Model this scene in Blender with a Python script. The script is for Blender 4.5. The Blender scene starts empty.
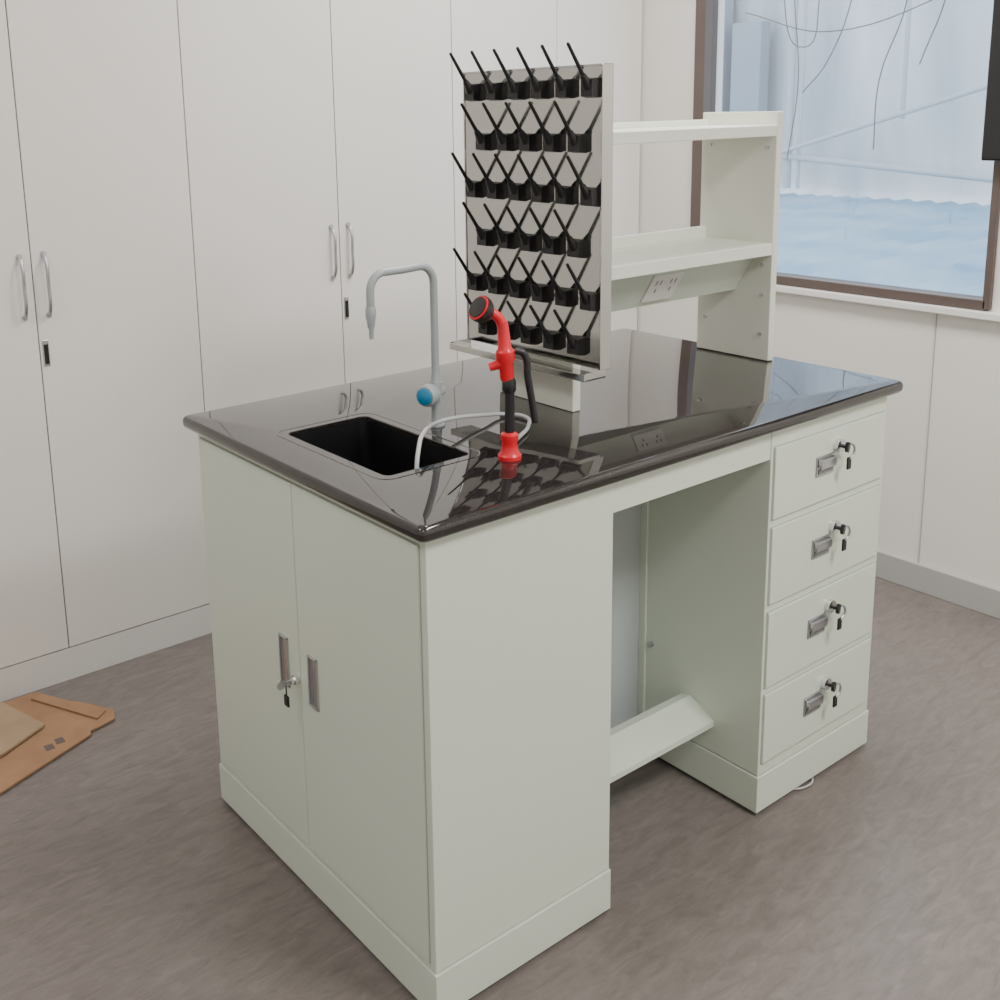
import bpy, bmesh, math, random
from mathutils import Vector, Matrix
random.seed(3)
scn=bpy.context.scene
col=scn.collection
D=math.radians

# ------------------------------------------------------------------ materials
def newmat(name):
    m=bpy.data.materials.new(name); m.use_nodes=True
    nt=m.node_tree; b=nt.nodes['Principled BSDF']
    return m,nt,b
def mat(name,c,rough=.5,metal=0.,spec=.5,noise=0.,nscale=8.,bump=0.,coat=0.,emit=None,es=0.):
    m,nt,b=newmat(name)
    b.inputs['Base Color'].default_value=(*c,1); b.inputs['Roughness'].default_value=rough
    b.inputs['Metallic'].default_value=metal; b.inputs['Specular IOR Level'].default_value=spec
    b.inputs['Coat Weight'].default_value=coat
    if emit: b.inputs['Emission Color'].default_value=(*emit,1); b.inputs['Emission Strength'].default_value=es
    if noise or bump:
        tc=nt.nodes.new('ShaderNodeTexCoord'); n=nt.nodes.new('ShaderNodeTexNoise')
        n.inputs['Scale'].default_value=nscale; n.inputs['Detail'].default_value=4
        nt.links.new(tc.outputs['Object'],n.inputs['Vector'])
        if noise:
            mx=nt.nodes.new('ShaderNodeMix'); mx.data_type='RGBA'
            mx.inputs['A'].default_value=(*[x*(1-noise) for x in c],1)
            mx.inputs['B'].default_value=(*[min(1,x*(1+noise)) for x in c],1)
            nt.links.new(n.outputs['Fac'],mx.inputs['Factor']); nt.links.new(mx.outputs['Result'],b.inputs['Base Color'])
        if bump:
            bp=nt.nodes.new('ShaderNodeBump'); bp.inputs['Strength'].default_value=bump; bp.inputs['Distance'].default_value=.002
            nt.links.new(n.outputs['Fac'],bp.inputs['Height']); nt.links.new(bp.outputs['Normal'],b.inputs['Normal'])
    return m
M={}
M['steel_paint']=mat('painted_steel_ivory',(.66,.725,.625),.34,noise=.012,nscale=3)
M['shelf_paint']=mat('painted_steel_cream',(.76,.78,.69),.38,noise=.012,nscale=3)
M['plinth']=mat('plinth_paint',(.65,.71,.62),.42)
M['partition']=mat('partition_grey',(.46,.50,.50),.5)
M['gapdark']=mat('shadow_gap',(.40,.44,.39),.8)
M['ink']=mat('printed_ink',(.12,.09,.08),.8)
M['cab']=mat('laminate_white',(.81,.775,.735),.36,noise=.01,nscale=2)
M['cabkick']=mat('kick_laminate',(.74,.72,.69),.5)
M['seam']=mat('seam_brown',(.16,.12,.09),.8)
M['wall']=mat('wall_paint',(.81,.78,.74),.7,noise=.01,nscale=2)
M['ceil']=mat('ceiling_white',(.85,.85,.84),.8)
M['base']=mat('baseboard_grey',(.44,.43,.42),.4)
M['chrome']=mat('chrome',(.75,.75,.76),.18,metal=1)
M['nickel']=mat('satin_nickel',(.55,.56,.58),.33,metal=1)
M['recess']=mat('recess_grey',(.24,.25,.26),.45,metal=.4)
M['black']=mat('black_plastic',(.012,.012,.013),.35)
M['blackpeg']=mat('black_peg_plastic',(.007,.0065,.007),.42)
M['sink']=mat('black_pp_sink',(.004,.004,.005),.45)
M['red']=mat('red_plastic',(.72,.012,.025),.3)
M['tapgrey']=mat('tap_grey_pp',(.36,.40,.41),.4)
M['blue']=mat('blue_cap',(.02,.24,.45),.35)
M['hose']=mat('clear_pvc_hose',(.50,.52,.52),.25)
M['frame']=mat('window_bronze',(.13,.10,.09),.4,metal=.3)
M['sill']=mat('sill_white',(.82,.80,.77),.4)
M['tv']=mat('tv_black',(.006,.006,.008),.3)
M['socket']=mat('socket_white',(.82,.82,.78),.35)
M['slot']=mat('socket_slot',(.22,.22,.22),.6)
M['pipe']=mat('pipe_grey',(.50,.52,.55),.6)
M['darkpanel']=mat('panel_greyblue',(.30,.34,.39),.7,noise=.15,nscale=1.5)
M['cable']=mat('cable_dark',(.09,.09,.11),.6)
M['whitecable']=mat('cable_white',(.42,.41,.40),.5)
M['lamp']=mat('led_panel',(1,1,1),.5,emit=(1,.98,.95),es=4.)

# stainless peg board
m,nt,b=newmat('stainless_board'); M['stain']=m
b.inputs['Base Color'].default_value=(.50,.50,.48,1); b.inputs['Metallic'].default_value=1; b.inputs['Roughness'].default_value=.2
tc=nt.nodes.new('ShaderNodeTexCoord'); mp=nt.nodes.new('ShaderNodeMapping'); mp.inputs['Scale'].default_value=(2,2,90)
n=nt.nodes.new('ShaderNodeTexNoise'); n.inputs['Scale'].default_value=4
nt.links.new(tc.outputs['Object'],mp.inputs['Vector']); nt.links.new(mp.outputs['Vector'],n.inputs['Vector'])
mr=nt.nodes.new('ShaderNodeMapRange'); mr.inputs['To Min'].default_value=.04; mr.inputs['To Max'].default_value=.12
nt.links.new(n.outputs['Fac'],mr.inputs['Value']); nt.links.new(mr.outputs['Result'],b.inputs['Roughness'])

# granite / epoxy worktop
m,nt,b=newmat('dark_granite'); M['granite']=m
tc=nt.nodes.new('ShaderNodeTexCoord'); v=nt.nodes.new('ShaderNodeTexNoise'); v.inputs['Scale'].default_value=380; v.inputs['Detail'].default_value=2
nt.links.new(tc.outputs['Object'],v.inputs['Vector'])
cr=nt.nodes.new('ShaderNodeValToRGB'); e=cr.color_ramp
e.elements[0].position=.35; e.elements[0].color=(.010,.0083,.008,1)
e.elements[1].position=.8; e.elements[1].color=(.044,.037,.035,1)
nt.links.new(v.outputs['Fac'],cr.inputs['Fac']); nt.links.new(cr.outputs['Color'],b.inputs['Base Color'])
b.inputs['Roughness'].default_value=.022; b.inputs['Specular IOR Level'].default_value=.85

# floor vinyl
m,nt,b=newmat('floor_vinyl'); M['floor']=m
tc=nt.nodes.new('ShaderNodeTexCoord'); mp=nt.nodes.new('ShaderNodeMapping'); mp.inputs['Rotation'].default_value=(0,0,D(62)); mp.inputs['Scale'].default_value=(5.5,20,1)
n1=nt.nodes.new('ShaderNodeTexNoise'); n1.inputs['Scale'].default_value=2.2; n1.inputs['Detail'].default_value=9; n1.inputs['Roughness'].default_value=.74; n1.inputs['Distortion'].default_value=1.0
nt.links.new(tc.outputs['Object'],mp.inputs['Vector']); nt.links.new(mp.outputs['Vector'],n1.inputs['Vector'])
cr=nt.nodes.new('ShaderNodeValToRGB'); e=cr.color_ramp
e.elements[0].position=.3; e.elements[0].color=(.132,.112,.103,1)
e.elements[1].position=.74; e.elements[1].color=(.228,.200,.186,1)
nt.links.new(n1.outputs['Fac'],cr.inputs['Fac']); nt.links.new(cr.outputs['Color'],b.inputs['Base Color'])
b.inputs['Roughness'].default_value=.34; b.inputs['Specular IOR Level'].default_value=.45

# cardboard
def cardb(name,c):
    m,nt,b=newmat(name)
    tc=nt.nodes.new('ShaderNodeTexCoord'); w=nt.nodes.new('ShaderNodeTexNoise'); w.inputs['Scale'].default_value=14; w.inputs['Detail'].default_value=6
    nt.links.new(tc.outputs['Object'],w.inputs['Vector'])
    cr=nt.nodes.new('ShaderNodeValToRGB'); e=cr.color_ramp
    e.elements[0].position=.3; e.elements[0].color=(*[x*.8 for x in c],1); e.elements[1].position=.7; e.elements[1].color=(*c,1)
    nt.links.new(w.outputs['Fac'],cr.inputs['Fac']); nt.links.new(cr.outputs['Color'],b.inputs['Base Color'])
    b.inputs['Roughness'].default_value=.85
    return m
M['card1']=cardb('cardboard_brown',(.36,.205,.11)); M['card2']=cardb('cardboard_tan',(.40,.275,.17))

# glass
m=bpy.data.materials.new('window_glass'); m.use_nodes=True; nt=m.node_tree; nt.nodes.clear(); M['glass']=m
o=nt.nodes.new('ShaderNodeOutputMaterial'); mx=nt.nodes.new('ShaderNodeMixShader'); t=nt.nodes.new('ShaderNodeBsdfTransparent'); g=nt.nodes.new('ShaderNodeBsdfGlossy')
g.inputs['Roughness'].default_value=.02; t.inputs['Color'].default_value=(.91,.94,.96,1); mx.inputs['Fac'].default_value=.10
nt.links.new(t.outputs[0],mx.inputs[1]); nt.links.new(g.outputs[0],mx.inputs[2]); nt.links.new(mx.outputs[0],o.inputs['Surface'])

def outm(name,c1,c2,sc,vec=(1,1,1)):
    m,nt,b=newmat(name)
    tc=nt.nodes.new('ShaderNodeTexCoord'); mp=nt.nodes.new('ShaderNodeMapping'); mp.inputs['Scale'].default_value=vec
    n=nt.nodes.new('ShaderNodeTexNoise'); n.inputs['Scale'].default_value=sc; n.inputs['Detail'].default_value=6
    nt.links.new(tc.outputs['Object'],mp.inputs['Vector']); nt.links.new(mp.outputs['Vector'],n.inputs['Vector'])
    cr=nt.nodes.new('ShaderNodeValToRGB'); e=cr.color_ramp
    e.elements[0].position=.35; e.elements[0].color=(*c1,1); e.elements[1].position=.68; e.elements[1].color=(*c2,1)
    nt.links.new(n.outputs['Fac'],cr.inputs['Fac']); nt.links.new(cr.outputs['Color'],b.inputs['Base Color']); b.inputs['Roughness'].default_value=.7
    return m
M['roof']=outm('blue_roof',(.22,.39,.55),(.42,.56,.67),1.6)
M['clad']=outm('outdoor_cladding',(.47,.51,.57),(.76,.77,.78),1.1,(1,1.8,.5))

# ------------------------------------------------------------------ helpers
def link(name,bm,mt,parent=None):
    me=bpy.data.meshes.new(name); bm.normal_update(); bm.to_mesh(me); bm.free()
    if mt: me.materials.append(M[mt])
    ob=bpy.data.objects.new(name,me); col.objects.link(ob)
    if parent: ob.parent=parent
    return ob
def empty(name):
    e=bpy.data.objects.new(name,None); e.empty_display_size=.1; col.objects.link(e); return e
def addbox(bm,lo,hi):
    lo=Vector(lo);hi=Vector(hi)
    mt=Matrix.Translation((lo+hi)/2)@Matrix.Diagonal((*(hi-lo),1))
    return bmesh.ops.create_cube(bm,size=1,matrix=mt)['verts']
def boxes(name,lst,mt,parent=None,bev=0.,seg=2):
    bm=bmesh.new()
    for lo,hi in lst: addbox(bm,lo,hi)
    ob=link(name,bm,mt,parent)
    if bev:
        md=ob.modifiers.new('bev','BEVEL'); md.width=bev; md.segments=seg; md.limit_method='ANGLE'
    return ob
def box(name,lo,hi,mt,parent=None,bev=0.,seg=2): return boxes(name,[(lo,hi)],mt,parent,bev,seg)
def addcyl(bm,p1,p2,r1,r2=None,n=20):
    p1=Vector(p1);p2=Vector(p2); r2=r1 if r2 is None else r2
    d=p2-p1; q=d.to_track_quat('Z','Y').to_matrix().to_4x4()
    bmesh.ops.create_cone(bm,cap_ends=True,segments=n,radius1=r1,radius2=r2,depth=d.length,matrix=Matrix.Translation((p1+p2)/2)@q)
def shade(ob,ang=35):
    me=ob.data
    for p in me.polygons: p.use_smooth=True
    bm=bmesh.new(); bm.from_mesh(me)
    for e in bm.edges:
        if len(e.link_faces)==2 and e.calc_face_angle(0)>D(ang): e.smooth=False
    bm.to_mesh(me); bm.free()
def cyls(name,lst,mt,parent=None,n=20):
    bm=bmesh.new()
    for c in lst: addcyl(bm,*c,n=n)
    ob=link(name,bm,mt,parent); shade(ob); return ob
def lathe(name,prof,org,axis,mt,parent=None,n=28):
    bm=bmesh.new(); q=Vector(axis).to_track_quat('Z','Y'); rings=[]
    for r,z in prof:
        rings.append([bm.verts.new(Vector(org)+q@Vector((r*math.cos(2*math.pi*i/n),r*math.sin(2*math.pi*i/n),z))) for i in range(n)])
    for a,b2 in zip(rings,rings[1:]):
        for i in range(n): bm.faces.new((a[i],a[(i+1)%n],b2[(i+1)%n],b2[i]))
    bm.faces.new(rings[0][::-1]); bm.faces.new(rings[-1])
    bmesh.ops.recalc_face_normals(bm,faces=bm.faces)
    ob=link(name,bm,mt,parent); shade(ob); return ob
def tube(name,pts,r,mt,parent=None,nurbs=True,res=8):
    cu=bpy.data.curves.new(name,'CURVE'); cu.dimensions='3D'; cu.bevel_depth=r; cu.bevel_resolution=4; cu.resolution_u=res; cu.use_fill_caps=True
    sp=cu.splines.new('BEZIER' if nurbs else 'POLY')
    if nurbs:
        sp.bezier_points.add(len(pts)-1)
        for bp,p in zip(sp.bezier_points,pts):
            bp.co=p; bp.handle_left_type='AUTO'; bp.handle_right_type='AUTO'
    else:
        sp.points.add(len(pts)-1)
        for bp,p in zip(sp.points,pts): bp.co=(*p,1)
    ob=bpy.data.objects.new(name,cu); col.objects.link(ob)
    cu.materials.append(M[mt])
    dg=bpy.context.evaluated_depsgraph_get(); me=bpy.data.meshes.new_from_object(ob.evaluated_get(dg))
    bpy.data.objects.remove(ob); 
    o2=bpy.data.objects.new(name,me); col.objects.link(o2)
    if len(me.materials)==0: me.materials.append(M[mt])
    for p in me.polygons: p.use_smooth=True
    if parent: o2.parent=parent
    return o2
def prism(name,poly,z0,z1,mt,parent=None):
    bm=bmesh.new(); a=[bm.verts.new((x,y,z0)) for x,y in poly]; b2=[bm.verts.new((x,y,z1)) for x,y in poly]
    bm.faces.new(a[::-1]); bm.faces.new(b2); n=len(poly)
    for i in range(n): bm.faces.new((a[i],a[(i+1)%n],b2[(i+1)%n],b2[i]))
    bmesh.ops.recalc_face_normals(bm,faces=bm.faces)
    return link(name,bm,mt,parent)
def extr(name,prof,xa,xb,mt,parent):
    bm=bmesh.new()
    va=[bm.verts.new((xa,y,z)) for y,z in prof]; vb=[bm.verts.new((xb,y,z)) for y,z in prof]
    bm.faces.new(va); bm.faces.new(vb[::-1])
    for i in range(len(prof)): bm.faces.new((va[i],vb[i],vb[(i+1)%len(prof)],va[(i+1)%len(prof)]))
    bmesh.ops.recalc_face_normals(bm,faces=bm.faces); return link(name,bm,mt,parent)

# ------------------------------------------------------------------ dims
H=.85; TH=.0247; O=.0233; L=1.222; W=.744; P=.09; X1=.392; X2=.824
YW=1.463; XW=2.079; YB=1.90; XL=-2.7; YF=-2.8; CH=2.6
# ------------------------------------------------------------------ room
box('floor',(XL-.1,YF-.1,-.1),(XW+.1,YB+.1,0),'floor')
box('ceiling',(XL-.1,YF-.1,CH),(XW+.1,YB+.1,CH+.1),'ceil')
box('wall_back',(XL-.1,YB,0),(XW+.1,YB+.1,CH),'wall')
box('wall_left',(XL-.1,YF,0),(XL,YB,CH),'wall')
box('wall_front',(XL-.1,YF-.1,0),(XW+.1,YF,CH),'wall')
WY0,WY1,WZ0,WZ1=.215,1.215,.865,2.15
boxes('wall_right',[((XW,YF,0),(XW+.12,YB,WZ0)),((XW,YF,WZ1),(XW+.12,YB,CH)),((XW,YF,WZ0),(XW+.12,WY0,WZ1)),((XW,WY1,WZ0),(XW+.12,YB,WZ1))],'wall')
box('baseboard_right',(XW-.012,YF,0),(XW,YW-.003,.083),'base',bev=.002)
box('trim_1',(XW-.003,.352,.084),(XW-.0005,.354,WZ0-.03),'base')
w=empty('window_1')
fx0,fx1=XW-.015,XW+.05
boxes('outer_frame',[((fx0,WY1-.03,WZ0),(fx1,WY1+.012,WZ1)),((fx0,WY0-.012,WZ0),(fx1,WY0+.008,WZ1)),((fx0,WY0,WZ0-.004),(fx1,WY1,WZ0+.024)),((fx0,WY0,WZ1-.03),(fx1,WY1,WZ1))],'frame',w,.002)
box('pane',(XW+.02,WY0+.008,WZ0+.024),(XW+.024,WY1-.03,WZ1-.03),'glass',w)
box('sill',(XW-.03,-.6,WZ0-.026),(XW,WY1+.05,WZ0-.005),'sill',w,.003)
t=empty('wall_television')
box('screen_housing',(XW-.06,-.75,1.265),(XW-.03,.236,1.83),'tv',t,.004)
box('screen_bezel',(XW-.063,-.745,1.271),(XW-.059,.231,1.824),'black',t,.001)
box('wall_mount',(XW-.031,-.45,1.4),(XW-.0005,-.05,1.7),'black',t)

# ------------------------------------------------------------------ storage cabinets along the back
def handle(par,x,y,z0,z1,nm):
    tube(nm,[(x,y,z0),(x,y-.014,z0+.012),(x,y-.020,(z0+z1)/2),(x,y-.014,z1-.012),(x,y,z1)],.0046,'nickel',par)
    cyls(nm+'_rosettes',[((x,y,z0),(x,y-.003,z0),.007),((x,y,z1),(x,y-.003,z1),.007)],'nickel',par)
def storage(xa,xm,xb):
    s=empty('storage_cabinet')
    g=.0014
    box('carcass',(xa,YW+.02,P),(xb,YB-.002,2.3),'seam',s)
    box('kick',(xa,YW+.001,0.0005),(xb,YB-.1,P-.003),'cabkick',s)
    box('door_left',(xa+g,YW,P),(xm-g,YW+.019,2.3),'cab',s,.001)
    box('door_right',(xm+g,YW,P),(xb-g,YW+.019,2.3),'cab',s,.001)
    handle(s,xm-.028,YW,.960,1.108,'handle_left'); handle(s,xm+.030,YW,.960,1.110,'handle_right')
    box('lock',(xm+.007,YW-.003,.835),(xm+.022,YW,.9),'nickel',s,.003)
    box('lock_slot',(xm+.009,YW-.005,.840),(xm+.020,YW-.002,.890),'black',s,.002)
    return s
storage(-2.22,-1.79,-1.365)
storage(-1.365,-.93,-.497)
storage(-.497,-.068,.354)
storage(.354,.807,1.232)
storage(1.232,1.668,2.072)
box('trim_2',(-2.22,YW+.002,2.302),(2.076,YW+.03,CH-.001),'cab')

# ------------------------------------------------------------------ bench
B=empty('lab_bench')
sp='steel_paint'
zt=H-TH
boxes('sink_cabinet_shell',[((0,0,P),(X1,.018,zt)),((0,W-.018,P),(X1,W,zt)),((0,.018,P),(.018,W-.018,zt)),((X1-.018,.018,P),(X1,W-.018,zt)),((.018,.018,P),(X1-.018,W-.018,P+.018))],sp,B,.0012)
boxes('drawer_unit_shell',[((X2,0.0,P),(L,W,zt))],sp,B,.0015)
boxes('sink_cabinet_plinth',[((-.003,-.003,.008),(X1+.002,W+.003,P-.002))],'plinth',B,.0015)
boxes('drawer_unit_plinth',[((X2-.003,-.003,.008),(L+.003,W+.003,P-.002))],'plinth',B,.0015)
cyls('leveling_feet',[((x,y,0.0003),(x,y,.01),.014) for x in (.02,X1-.02,X2+.02,L-.02) for y in (.02,W-.02)],'black',B)
ym=.378; dz0,dz1=P+.012,zt-.018
box('door_reveal',(-.0012,.014,dz0-.002),(0,W-.012,dz1+.002),'gapdark',B)
box('door_a',(-.004,.0155,dz0),(0.0,ym-.001,dz1),sp,B,.001)
box('door_b',(-.004,ym+.001,dz0),(0.0,W-.0135,dz1),sp,B,.001)
def cup(nm,y0,y1,z0,z1):
    f=.004
    boxes(nm+'_bezel',[((-.008,y0,z0),(-.003,y0+f,z1)),((-.008,y1-f,z0),(-.003,y1,z1)),((-.008,y0,z0),(-.003,y1,z0+f)),((-.008,y0,z1-f),(-.003,y1,z1))],'nickel',B,.001)
    box(nm+'_recess',(-.0055,y0+f,z0+f),(-.004,y1-f,z1-f),'recess',B)
    box(nm+'_lip',(-.0075,y0+f,z0+f),(-.005,y0+f+(y1-y0)*.25,z1-f),'nickel',B)
cup('door_pull_a',.316,.346,.405,.502); cup('door_pull_b',.416,.446,.408,.505)
cyls('door_lock',[((-.003,.388,.437),(-.013,.388,.437),.009),((-.013,.388,.437),(-.02,.388,.437),.006)],'chrome',B)
boxes('door_key',[((-.034,.3865,.433),(-.018,.3895,.441))],'nickel',B,.001)
cyls('door_key_bow',[((-.038,.3865,.437),(-.038,.3895,.437),.009)],'nickel',B)
boxes('door_key_hanging',[((-.03,.382,.392),(-.026,.396,.412)),((-.029,.387,.408),(-.027,.391,.432))],'black',B,.002)
dr=[(.640,.785),(.463,.622),(.284,.445),(.117,.268)]
for i,(a,b2) in enumerate(dr):
    k=i+1
    box('drawer_reveal_%d'%k,(.8305,-.0012,a-.002),(1.2145,0,b2+.002),'gapdark',B)
    box('drawer_front_%d'%k,(.8325,-.005,a),(1.2125,0,b2),sp,B,.0015)
    zc=[.718,.544,.370,.194][i]
    xc=.995
    boxes('drawer_pull_plate_%d'%k,[((xc-.030,-.008,zc-.022),(xc+.030,-.005,zc+.020))],'nickel',B,.002)
    boxes('drawer_pull_hood_%d'%k,[((xc-.026,-.016,zc+.002),(xc+.026,-.008,zc+.014)),((xc-.026,-.016,zc-.006),(xc+.026,-.013,zc+.004))],'nickel',B,.002)
    box('drawer_pull_cup_%d'%k,(xc-.024,-.0095,zc-.017),(xc+.024,-.0075,zc-.0065),'recess',B)
    lx,lz=xc+.040,zc+.032
    cyls('drawer_lock_%d'%k,[((lx,-.004,lz),(lx,-.016,lz),.0135)],'chrome',B)
    cyls('drawer_key_head_%d'%k,[((lx,-.016,lz),(lx,-.026,lz),.004),((lx-.001,-.026,lz),(lx+.001,-.032,lz),.0105)],'black',B)
    tube('drawer_key_ring_%d'%k,[(lx+.002,-.032,lz+.008),(lx+.015,-.033,lz+.002),(lx+.017,-.033,lz-.016),(lx+.004,-.032,lz-.024)],.0025,'nickel',B)
    boxes('drawer_key_fob_%d'%k,[((lx-.004,-.034,lz-.046),(lx+.010,-.030,lz-.020))],'black',B,.003)
box('apron',(X1,.002,.762),(X2,.02,zt),sp,B,.001)
box('apron_rear',(X1,W-.02,.762),(X2,W-.002,zt),sp,B,.001)
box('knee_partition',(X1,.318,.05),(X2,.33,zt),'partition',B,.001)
box('knee_partition_edge',(X2-.006,.300,P),(X2,.318,zt),sp,B,.001)
cyls('cover_knob',[((X2-.001,.285,.27),(X2-.01,.285,.27),.006)],'nickel',B)
extr('footrest',[(.112,.150),(.112,.162),(.176,.194),(.200,.188),(.200,.176),(.178,.180)],X1,X2,sp,B)

SX0,SX1,SY0,SY1=.070,.250,.195,.520
bm=bmesh.new()
def rr(x0,x1,y0,y1,r,n=5):
    pts=[]
    for cx,cy,a0 in ((x1-r,y1-r,0),(x0+r,y1-r,90),(x0+r,y0+r,180),(x1-r,y0+r,270)):
        for i in range(n+1):
            a=D(a0+90*i/n); pts.append((cx+r*math.cos(a),cy+r*math.sin(a)))
    return pts
def ring(bm,pts,z): return [bm.verts.new((x,y,z)) for x,y in pts]
def bridge(bm,a,b2):
    n=len(a)
    for i in range(n): bm.faces.new((a[i],a[(i+1)%n],b2[(i+1)%n],b2[i]))
def off(d): return rr(-O+d,L+O+.003-d,-O+d,W+O-d,.011)
rs=[]
prof=[(0.009,H),(.0045,H-.001),(.0015,H-.004),(0,H-.008),(0,H-.017),(.0015,H-.021),(.005,H-TH)]
for d,z in prof: rs.append(ring(bm,off(d),z))
for a,b2 in zip(rs,rs[1:]): bridge(bm,a,b2)
hole_t=ring(bm,rr(SX0,SX1,SY0,SY1,.014),H); hole_t2=ring(bm,rr(SX0+.0015,SX1-.0015,SY0+.0015,SY1-.0015,.013),H-.0015)
hole_b=ring(bm,rr(SX0+.002,SX1-.002,SY0+.002,SY1-.002,.013),H-TH)
bridge(bm,rs[0],hole_t); bridge(bm,hole_t,hole_t2); bridge(bm,hole_t2,hole_b); bridge(bm,hole_b,rs[-1])
bmesh.ops.recalc_face_normals(bm,faces=bm.faces)
ob=link('worktop',bm,'granite',B); shade(ob,30)
bm=bmesh.new()
a=ring(bm,rr(SX0-.019,SX1+.019,SY0-.019,SY1+.019,.028),H+.0002); b2=ring(bm,rr(SX0-.0175,SX1+.0175,SY0-.0175,SY1+.0175,.027),H+.0007)
c=ring(bm,rr(SX0-.016,SX1+.016,SY0-.016,SY1+.016,.026),H+.0002)
bridge(bm,a,b2); bridge(bm,b2,c); bmesh.ops.recalc_face_normals(bm,faces=bm.faces); ob=link('sink_lip',bm,'granite',B)
bm=bmesh.new()
r0=ring(bm,rr(SX0-.012,SX1+.012,SY0-.012,SY1+.012,.02),H-TH-.001)
r1=ring(bm,rr(SX0+.002,SX1-.002,SY0+.002,SY1-.002,.014),H-TH-.001)
r1b=ring(bm,rr(SX0+.0035,SX1-.0035,SY0+.0035,SY1-.0035,.014),H-.006)
r2=ring(bm,rr(SX0+.010,SX1-.010,SY0+.010,SY1-.010,.025),H-.20)
r3=ring(bm,rr(SX0+.022,SX1-.022,SY0+.022,SY1-.022,.02),H-.215)
bridge(bm,r0,r1);bridge(bm,r1,r1b);bridge(bm,r1b,r2);bridge(bm,r2,r3); bm.faces.new(r3)
bmesh.ops.recalc_face_normals(bm,faces=bm.faces)
ob=link('sink_bowl',bm,'sink',B)
cyls('sink_drain',[((.16,.36,H-.218),(.16,.36,H-.208),.025)],'black',B)

# ------------------------------------------------------------------ faucet
T=empty('laboratory_faucet'); tx,ty=.312,.375
lathe('base_flange',[(.016,0),(.016,.004),(.011,.008),(.0095,.02),(.0095,.045),(.011,.05),(.011,.075),(.009,.085),(.008,.1)],(tx,ty,H),(0,0,1),'tapgrey',T)
tp=[(tx,ty,H+.09),(tx,ty,1.12)]
for i in range(1,7):
    a=D(15*i); tp.append((tx-.030+.030*math.cos(a),ty,1.12+.030*math.sin(a)*1.1))
tp+= [(tx-.07,ty,1.151)]
for i in range(0,7):
    a=D(90+15*i); tp.append((tx-.110+.030*math.cos(a),ty,1.118+.030*math.sin(a)*1.1))
tp+=[(tx-.14,ty,1.08)]
tube('gooseneck',tp,.0074,'tapgrey',T,nurbs=False)
lathe('nozzle',[(.008,0),(.0095,.004),(.0095,.018),(.008,.024),(.0065,.036),(.0045,.040),(.004,.058)],(tx-.14,ty,1.093),(0,0,-1),'tapgrey',T)
ax=Vector((-.93,-.36,0)).normalized(); vc=Vector((tx,ty,.914))
lathe('valve_body',[(.010,-.02),(.012,-.012),(.012,.010),(.017,.013),(.0205,.018),(.0205,.036),(.0185,.040)],vc,ax,'tapgrey',T)
lathe('valve_cap',[(.0155,.0395),(.0155,.043),(.012,.045),(.004,.046)],vc,ax,'blue',T)
cyls('valve_side_nut',[(vc+Vector((0,0,-.018)),vc+Vector((0,0,.02)),.0125)],'tapgrey',T,n=8)

HZ=empty('water_hose')
tube('tubing',[(.137,.203,.80),(.137,.203,.850),(.150,.215,.872),(.19,.255,.884),(.25,.295,.883),(.32,.32,.875),(.39,.33,.864),(.445,.33,.8555),(.46,.295,.8555),(.42,.24,.8555),(.36,.20,.8555),(.30,.160,.8565)],.0038,'hose',HZ)

# ------------------------------------------------------------------ eyewash
E=empty('eyewash_station'); ex,ey=.283,.136
lathe('base_cone',[(.020,0),(.020,.006),(.015,.012),(.013,.028),(.015,.032),(.015,.042),(.010,.046)],(ex,ey,H),(0,0,1),'red',E)
tube('stem_hose',[(ex,ey,H+.04),(ex+.001,ey,H+.09),(ex,ey,H+.14)],.0085,'black',E)
lathe('stem_nut',[(.010,0),(.012,.004),(.012,.018),(.0095,.024)],(ex,ey,H+.115),(0,0,1),'black',E)
lathe('grip_body',[(.010,0),(.012,.006),(.012,.03),(.016,.036),(.016,.050),(.0115,.056),(.0095,.09),(.0085,.10)],(ex-.002,ey+.002,.985),(-.06,.04,1),'red',E)
tube('head_neck',[(ex-.008,ey+.006,1.076),(ex-.012,ey+.009,1.089),(ex-.021,ey+.014,1.099),(ex-.031,ey+.020,1.105)],.0085,'red',E)
cyls('trigger_boss',[((ex-.026,ey+.020,1.008),(ex-.004,ey+.004,1.016),.007,.009)],'red',E)
tube('lever',[(ex+.008,ey-.008,1.036),(ex+.019,ey-.015,1.030),(ex+.024,ey-.020,.99),(ex+.034,ey-.027,.912)],.0062,'black',E)
hd=Vector((-.80,.05,.50)).normalized(); hc=Vector((ex-.033,ey+.021,1.103))
lathe('spray_head',[(.010,-.012),(.019,-.002),(.0225,.006),(.0225,.014)],hc,hd,'black',E)
lathe('spray_ring',[(.0215,.0135),(.0215,.0160),(.0190,.0165)],hc,hd,'red',E)
lathe('spray_face',[(.0182,.0163),(.0182,.0185),(.01,.019)],hc,hd,'black',E)

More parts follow.
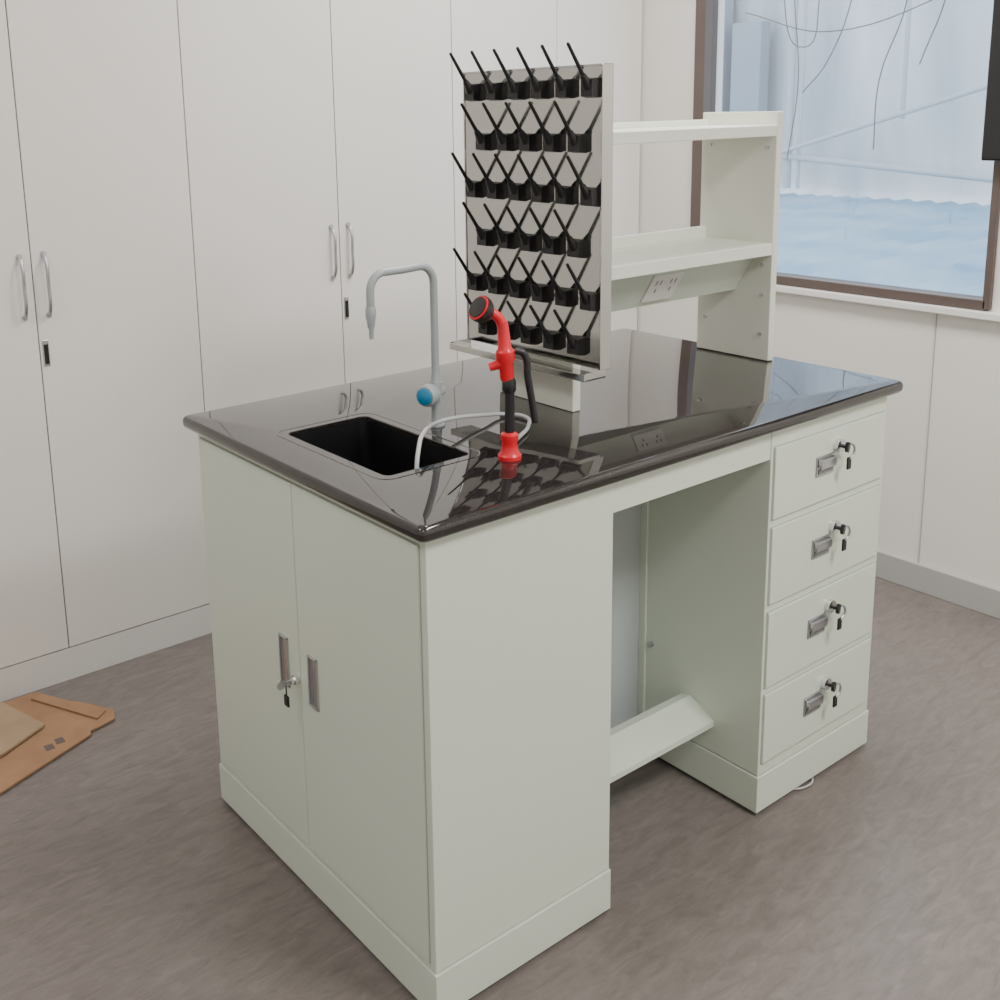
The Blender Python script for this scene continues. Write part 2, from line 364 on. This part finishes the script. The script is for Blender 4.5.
# ------------------------------------------------------------------ reagent shelf
S=empty('reagent_shelf'); sh='shelf_paint'
SYa,SYb=.276,.480
UX0,UX1=1.190,1.210
LX0,LX1=.560,.581
box('upright_right',(UX0,SYa,H+.0005),(UX1,SYb,1.408),sh,S,.0015)
box('upright_left',(LX0,SYa-.010,H+.0005),(LX1,SYb,1.408),sh,S,.0015)
box('shelf_top',(LX1,SYa+.001,1.355),(UX0,SYb-.002,1.379),sh,S,.0015)
box('shelf_top_rail',(LX1,SYb-.02,1.379),(UX0,SYb-.002,1.392),sh,S,.001)
box('shelf_lower',(LX1,SYa+.001,1.093),(UX0,SYb-.002,1.120),sh,S,.0015)
box('shelf_lower_rail',(LX1,SYb-.02,1.120),(UX0,SYb-.002,1.145),sh,S,.001)
extr('power_raceway',[(.318,1.0925),(.460,1.0925),(.460,1.005),(.372,1.005)],LX1+.0005,UX0-.0005,sp,S)
nrm=Vector((0,-(1.0925-1.005),-(.372-.318))).normalized()
def slant(nm,x0,x1,u0,u1,d0,d1,mt):
    a=Vector((0,.318,1.0925)); bdir=Vector((0,.372-.318,1.005-1.0925)); bl=bdir.length; bdir.normalize()
    bm=bmesh.new(); vs=[]
    for d in (d0,d1):
        for x,u in ((x0,u0),(x1,u0),(x1,u1),(x0,u1)):
            vs.append(bm.verts.new(Vector((x,0,0))+a+bdir*(u*bl)+nrm*d))
    for f in ((0,1,2,3),(7,6,5,4),(0,4,5,1),(1,5,6,2),(2,6,7,3),(3,7,4,0)): bm.faces.new([vs[i] for i in f])
    bmesh.ops.recalc_face_normals(bm,faces=bm.faces); return link(nm,bm,mt,S)
slant('socket_plate',.855,.950,.15,.85,0.0002,.004,'socket')
for k,(a,b2,c,d) in enumerate([(.872,.875,.3,.42),(.886,.889,.3,.42),(.879,.883,.52,.62),(.918,.921,.3,.42),(.932,.935,.3,.42),(.925,.929,.52,.62)]):
    slant('socket_slot_%d'%(k+1),a,b2,c,d,.0038,.0045,'slot')
cyls('screws',[((UX0,y,z),(UX0-.004,y,z),.0045) for y,z in ((.30,1.33),(.455,1.335),(.30,1.07),(.455,1.075),(.30,1.0),(.455,.93),(.30,.91))],'nickel',S,n=10)

# ------------------------------------------------------------------ drying rack
K=empty('pegboard_drying_rack')
bx=.548; y0,y1,z0,z1=.182,.568,.950,1.500
boxes('board',[((bx,y0,z0),(bx+.010,y1,z1))],'stain',K,.002)
boxes('board_frame',[((bx-.002,y0-.001,z0),(bx+.026,y0+.003,z1+.001)),((bx-.002,y1-.003,z0),(bx+.010,y1+.001,z1+.001)),((bx-.002,y0,z1-.003),(bx+.010,y1,z1+.001))],'stain',K,.001)
boxes('drip_tray',[((bx-.045,y0-.004,.936),(bx+.010,y1+.004,.940)),((bx-.047,y0-.004,.936),(bx-.044,y1+.004,.949)),((bx-.045,y0-.004,.936),(bx+.010,y0-.001,.951)),((bx-.045,y1+.001,.936),(bx+.010,y1+.004,.951))],'stain',K,.0008)
bm=bmesh.new()
def peg(y,z):
    s=.0165
    mt=Matrix.Translation((bx-.0085,y,z))
    vs=bmesh.ops.create_cube(bm,size=1,matrix=mt@Matrix.Diagonal((.017,s*2.0,s*2.1,1)))['verts']
    for v in vs:
        if v.co.x<bx-.01: v.co.y=y+(v.co.y-y)*.84; v.co.z=z+(v.co.z-z)*.84
    # pyramidal shoulder that carries the rod socket
    addcyl(bm,(bx-.012,y,z+.002),(bx-.026,y,z+.022),.0105,.0055,n=10)
    addcyl(bm,(bx-.018,y,z+.011),(bx-.062,y,z+.074),.0040,.0030,n=10)
    bmesh.ops.create_uvsphere(bm,u_segments=8,v_segments=6,radius=.0031,matrix=Matrix.Translation((bx-.062,y,z+.074)))
zr=[1.460,1.363,1.268,1.172,1.077,.989]
for i,z in enumerate(zr):
    for j in range(6):
        if i%2==0: y=.206+j*.065
        else:
            if j==5: continue
            y=.239+j*.065
        peg(y,z)
ob=link('pegs',bm,'blackpeg',K); shade(ob,40)

# ------------------------------------------------------------------ cardboard
C1=empty('cardboard_sheet')
prism('flattened_panel',[(-.75,1.02),(-.42,1.045),(-.13,1.165),(-.125,1.18),(-.06,1.195),(-.045,1.235),(-.10,1.33),(-.118,1.335),(-.165,1.445),(-.60,1.44)],.003,.008,'card1',C1)
prism('folded_flap',[(-.095,1.215),(-.066,1.236),(-.162,1.42),(-.19,1.41)],.009,.013,'card1',C1)
boxes('printed_marks',[((-.235,1.16,.0081),(-.215,1.185,.0086)),((-.207,1.172,.0081),(-.187,1.197,.0086))],'ink',C1)
C2=empty('cardboard_sheet')
prism('small_panel',[(-.62,1.15),(-.33,1.195),(-.205,1.262),(-.255,1.435),(-.50,1.43)],.012,.018,'card2',C2)
WC=empty('power_cable')
tube('cord',[(.93,.10,.004),(.95,.01,.004),(.985,-.010,.004),(1.02,.0,.004),(1.04,.06,.004)],.0025,'whitecable',WC)

# ------------------------------------------------------------------ outside
bm=bmesh.new(); yy0,yy1=-4.5,9.5; n=280
va=[];vb=[]
for i in range(n+1):
    y=yy0+(yy1-yy0)*i/n; dz=.02*math.cos(i*math.pi/2)
    va.append(bm.verts.new((3.0,y,.46+dz))); vb.append(bm.verts.new((8.6,y,.52+dz)))
for i in range(n): bm.faces.new((va[i],vb[i],vb[i+1],va[i+1]))
ob=link('corrugated_roof',bm,'roof')
bm=bmesh.new(); va=[];vb=[]; n=120
for i in range(n+1):
    y=-6+18*i/n; dx=.04*(1 if (i//2)%2 else 0)
    va.append(bm.verts.new((8.7+dx,y,-1))); vb.append(bm.verts.new((8.7+dx,y,5)))
for i in range(n): bm.faces.new((va[i],va[i+1],vb[i+1],vb[i]))
ob=link('neighboring_building',bm,'clad')
DP=empty('utility_panel')
boxes('panels',[((8.45,5.65,.7),(8.6,6.0,2.2)),((8.4,6.1,.5),(8.6,6.9,3.5))],'darkpanel',DP,.01)
PG=empty('outdoor_pipework')
cyls('pipes',[((8.3,5.25,.95),(8.3,2.6,1.72),.022),((8.35,6.5,1.0),(8.35,3.0,.74),.03),((8.4,5.25,.6),(8.4,5.25,4.5),.035),((8.4,5.13,.6),(8.4,5.13,4.5),.018),((8.4,4.1,1.25),(8.4,4.1,4.5),.02)],'pipe',PG)
OC=empty('hanging_cable')
for k,pts in enumerate([
    [(5.0,4),(4.98,2.4),(4.9,1.6),(4.98,.9)],
    [(4.35,4),(4.38,2.4),(4.62,1.75),(4.85,1.5)],
    [(4.75,4),(4.72,2.3),(4.85,1.9),(5.1,2.4),(5.2,4)],
    [(3.85,4),(3.9,2.2),(4.1,1.6),(4.12,1.0)],
    [(3.6,4),(3.55,2.3),(3.75,1.7)],
    [(5.5,2.25),(4.6,2.02),(3.2,2.35)]]):
    tube('wire_%d'%(k+1),[(8.0,y,z) for y,z in pts],.0055,'cable',OC)

# ------------------------------------------------------------------ lights
def ceil_light(x,y,e,sx=.6,sy=.6):
    g=empty('ceiling_light')
    box('housing',(x-sx/2-.02,y-sy/2-.02,CH-.02),(x+sx/2+.02,y+sy/2+.02,CH-.0005),'ceil',g,.003)
    box('diffuser',(x-sx/2,y-sy/2,CH-.024),(x+sx/2,y+sy/2,CH-.019),'lamp',g)
    ld=bpy.data.lights.new('led','AREA'); ld.shape='RECTANGLE'; ld.size=sx; ld.size_y=sy; ld.energy=e; ld.color=(1,.98,.95)
    lo=bpy.data.objects.new('led_lamp',ld); lo.location=(x,y,CH-.03); col.objects.link(lo); lo.parent=g
for x,y,e in ((-1.3,-1.6,12),(.9,-1.6,56),(-1.3,.5,11),(1.1,.45,32)): ceil_light(x,y,e)
wd=bpy.data.worlds.new('World'); scn.world=wd; wd.use_nodes=True
bg=wd.node_tree.nodes['Background']; bg.inputs['Color'].default_value=(.84,.92,1,1); bg.inputs['Strength'].default_value=3.2

# ------------------------------------------------------------------ camera
yaw,pit,roll=.9197,-.2077,-.0230
f=Vector((math.cos(pit)*math.cos(yaw),math.cos(pit)*math.sin(yaw),math.sin(pit)))
r=Vector((math.sin(yaw),-math.cos(yaw),0)); u=r.cross(f)
c,s=math.cos(roll),math.sin(roll); r2=c*r+s*u; u2=-s*r+c*u
cd=bpy.data.cameras.new('camera'); cam=bpy.data.objects.new('camera',cd); col.objects.link(cam)
R=Matrix((r2,u2,-f)).transposed().to_4x4(); cam.matrix_world=Matrix.Translation((-.8889,-1.1967,1.4294))@R
cd.sensor_width=36; cd.lens=36*1.0961; cd.shift_x=.0667; cd.shift_y=-.1598; cd.clip_start=.02
scn.camera=cam
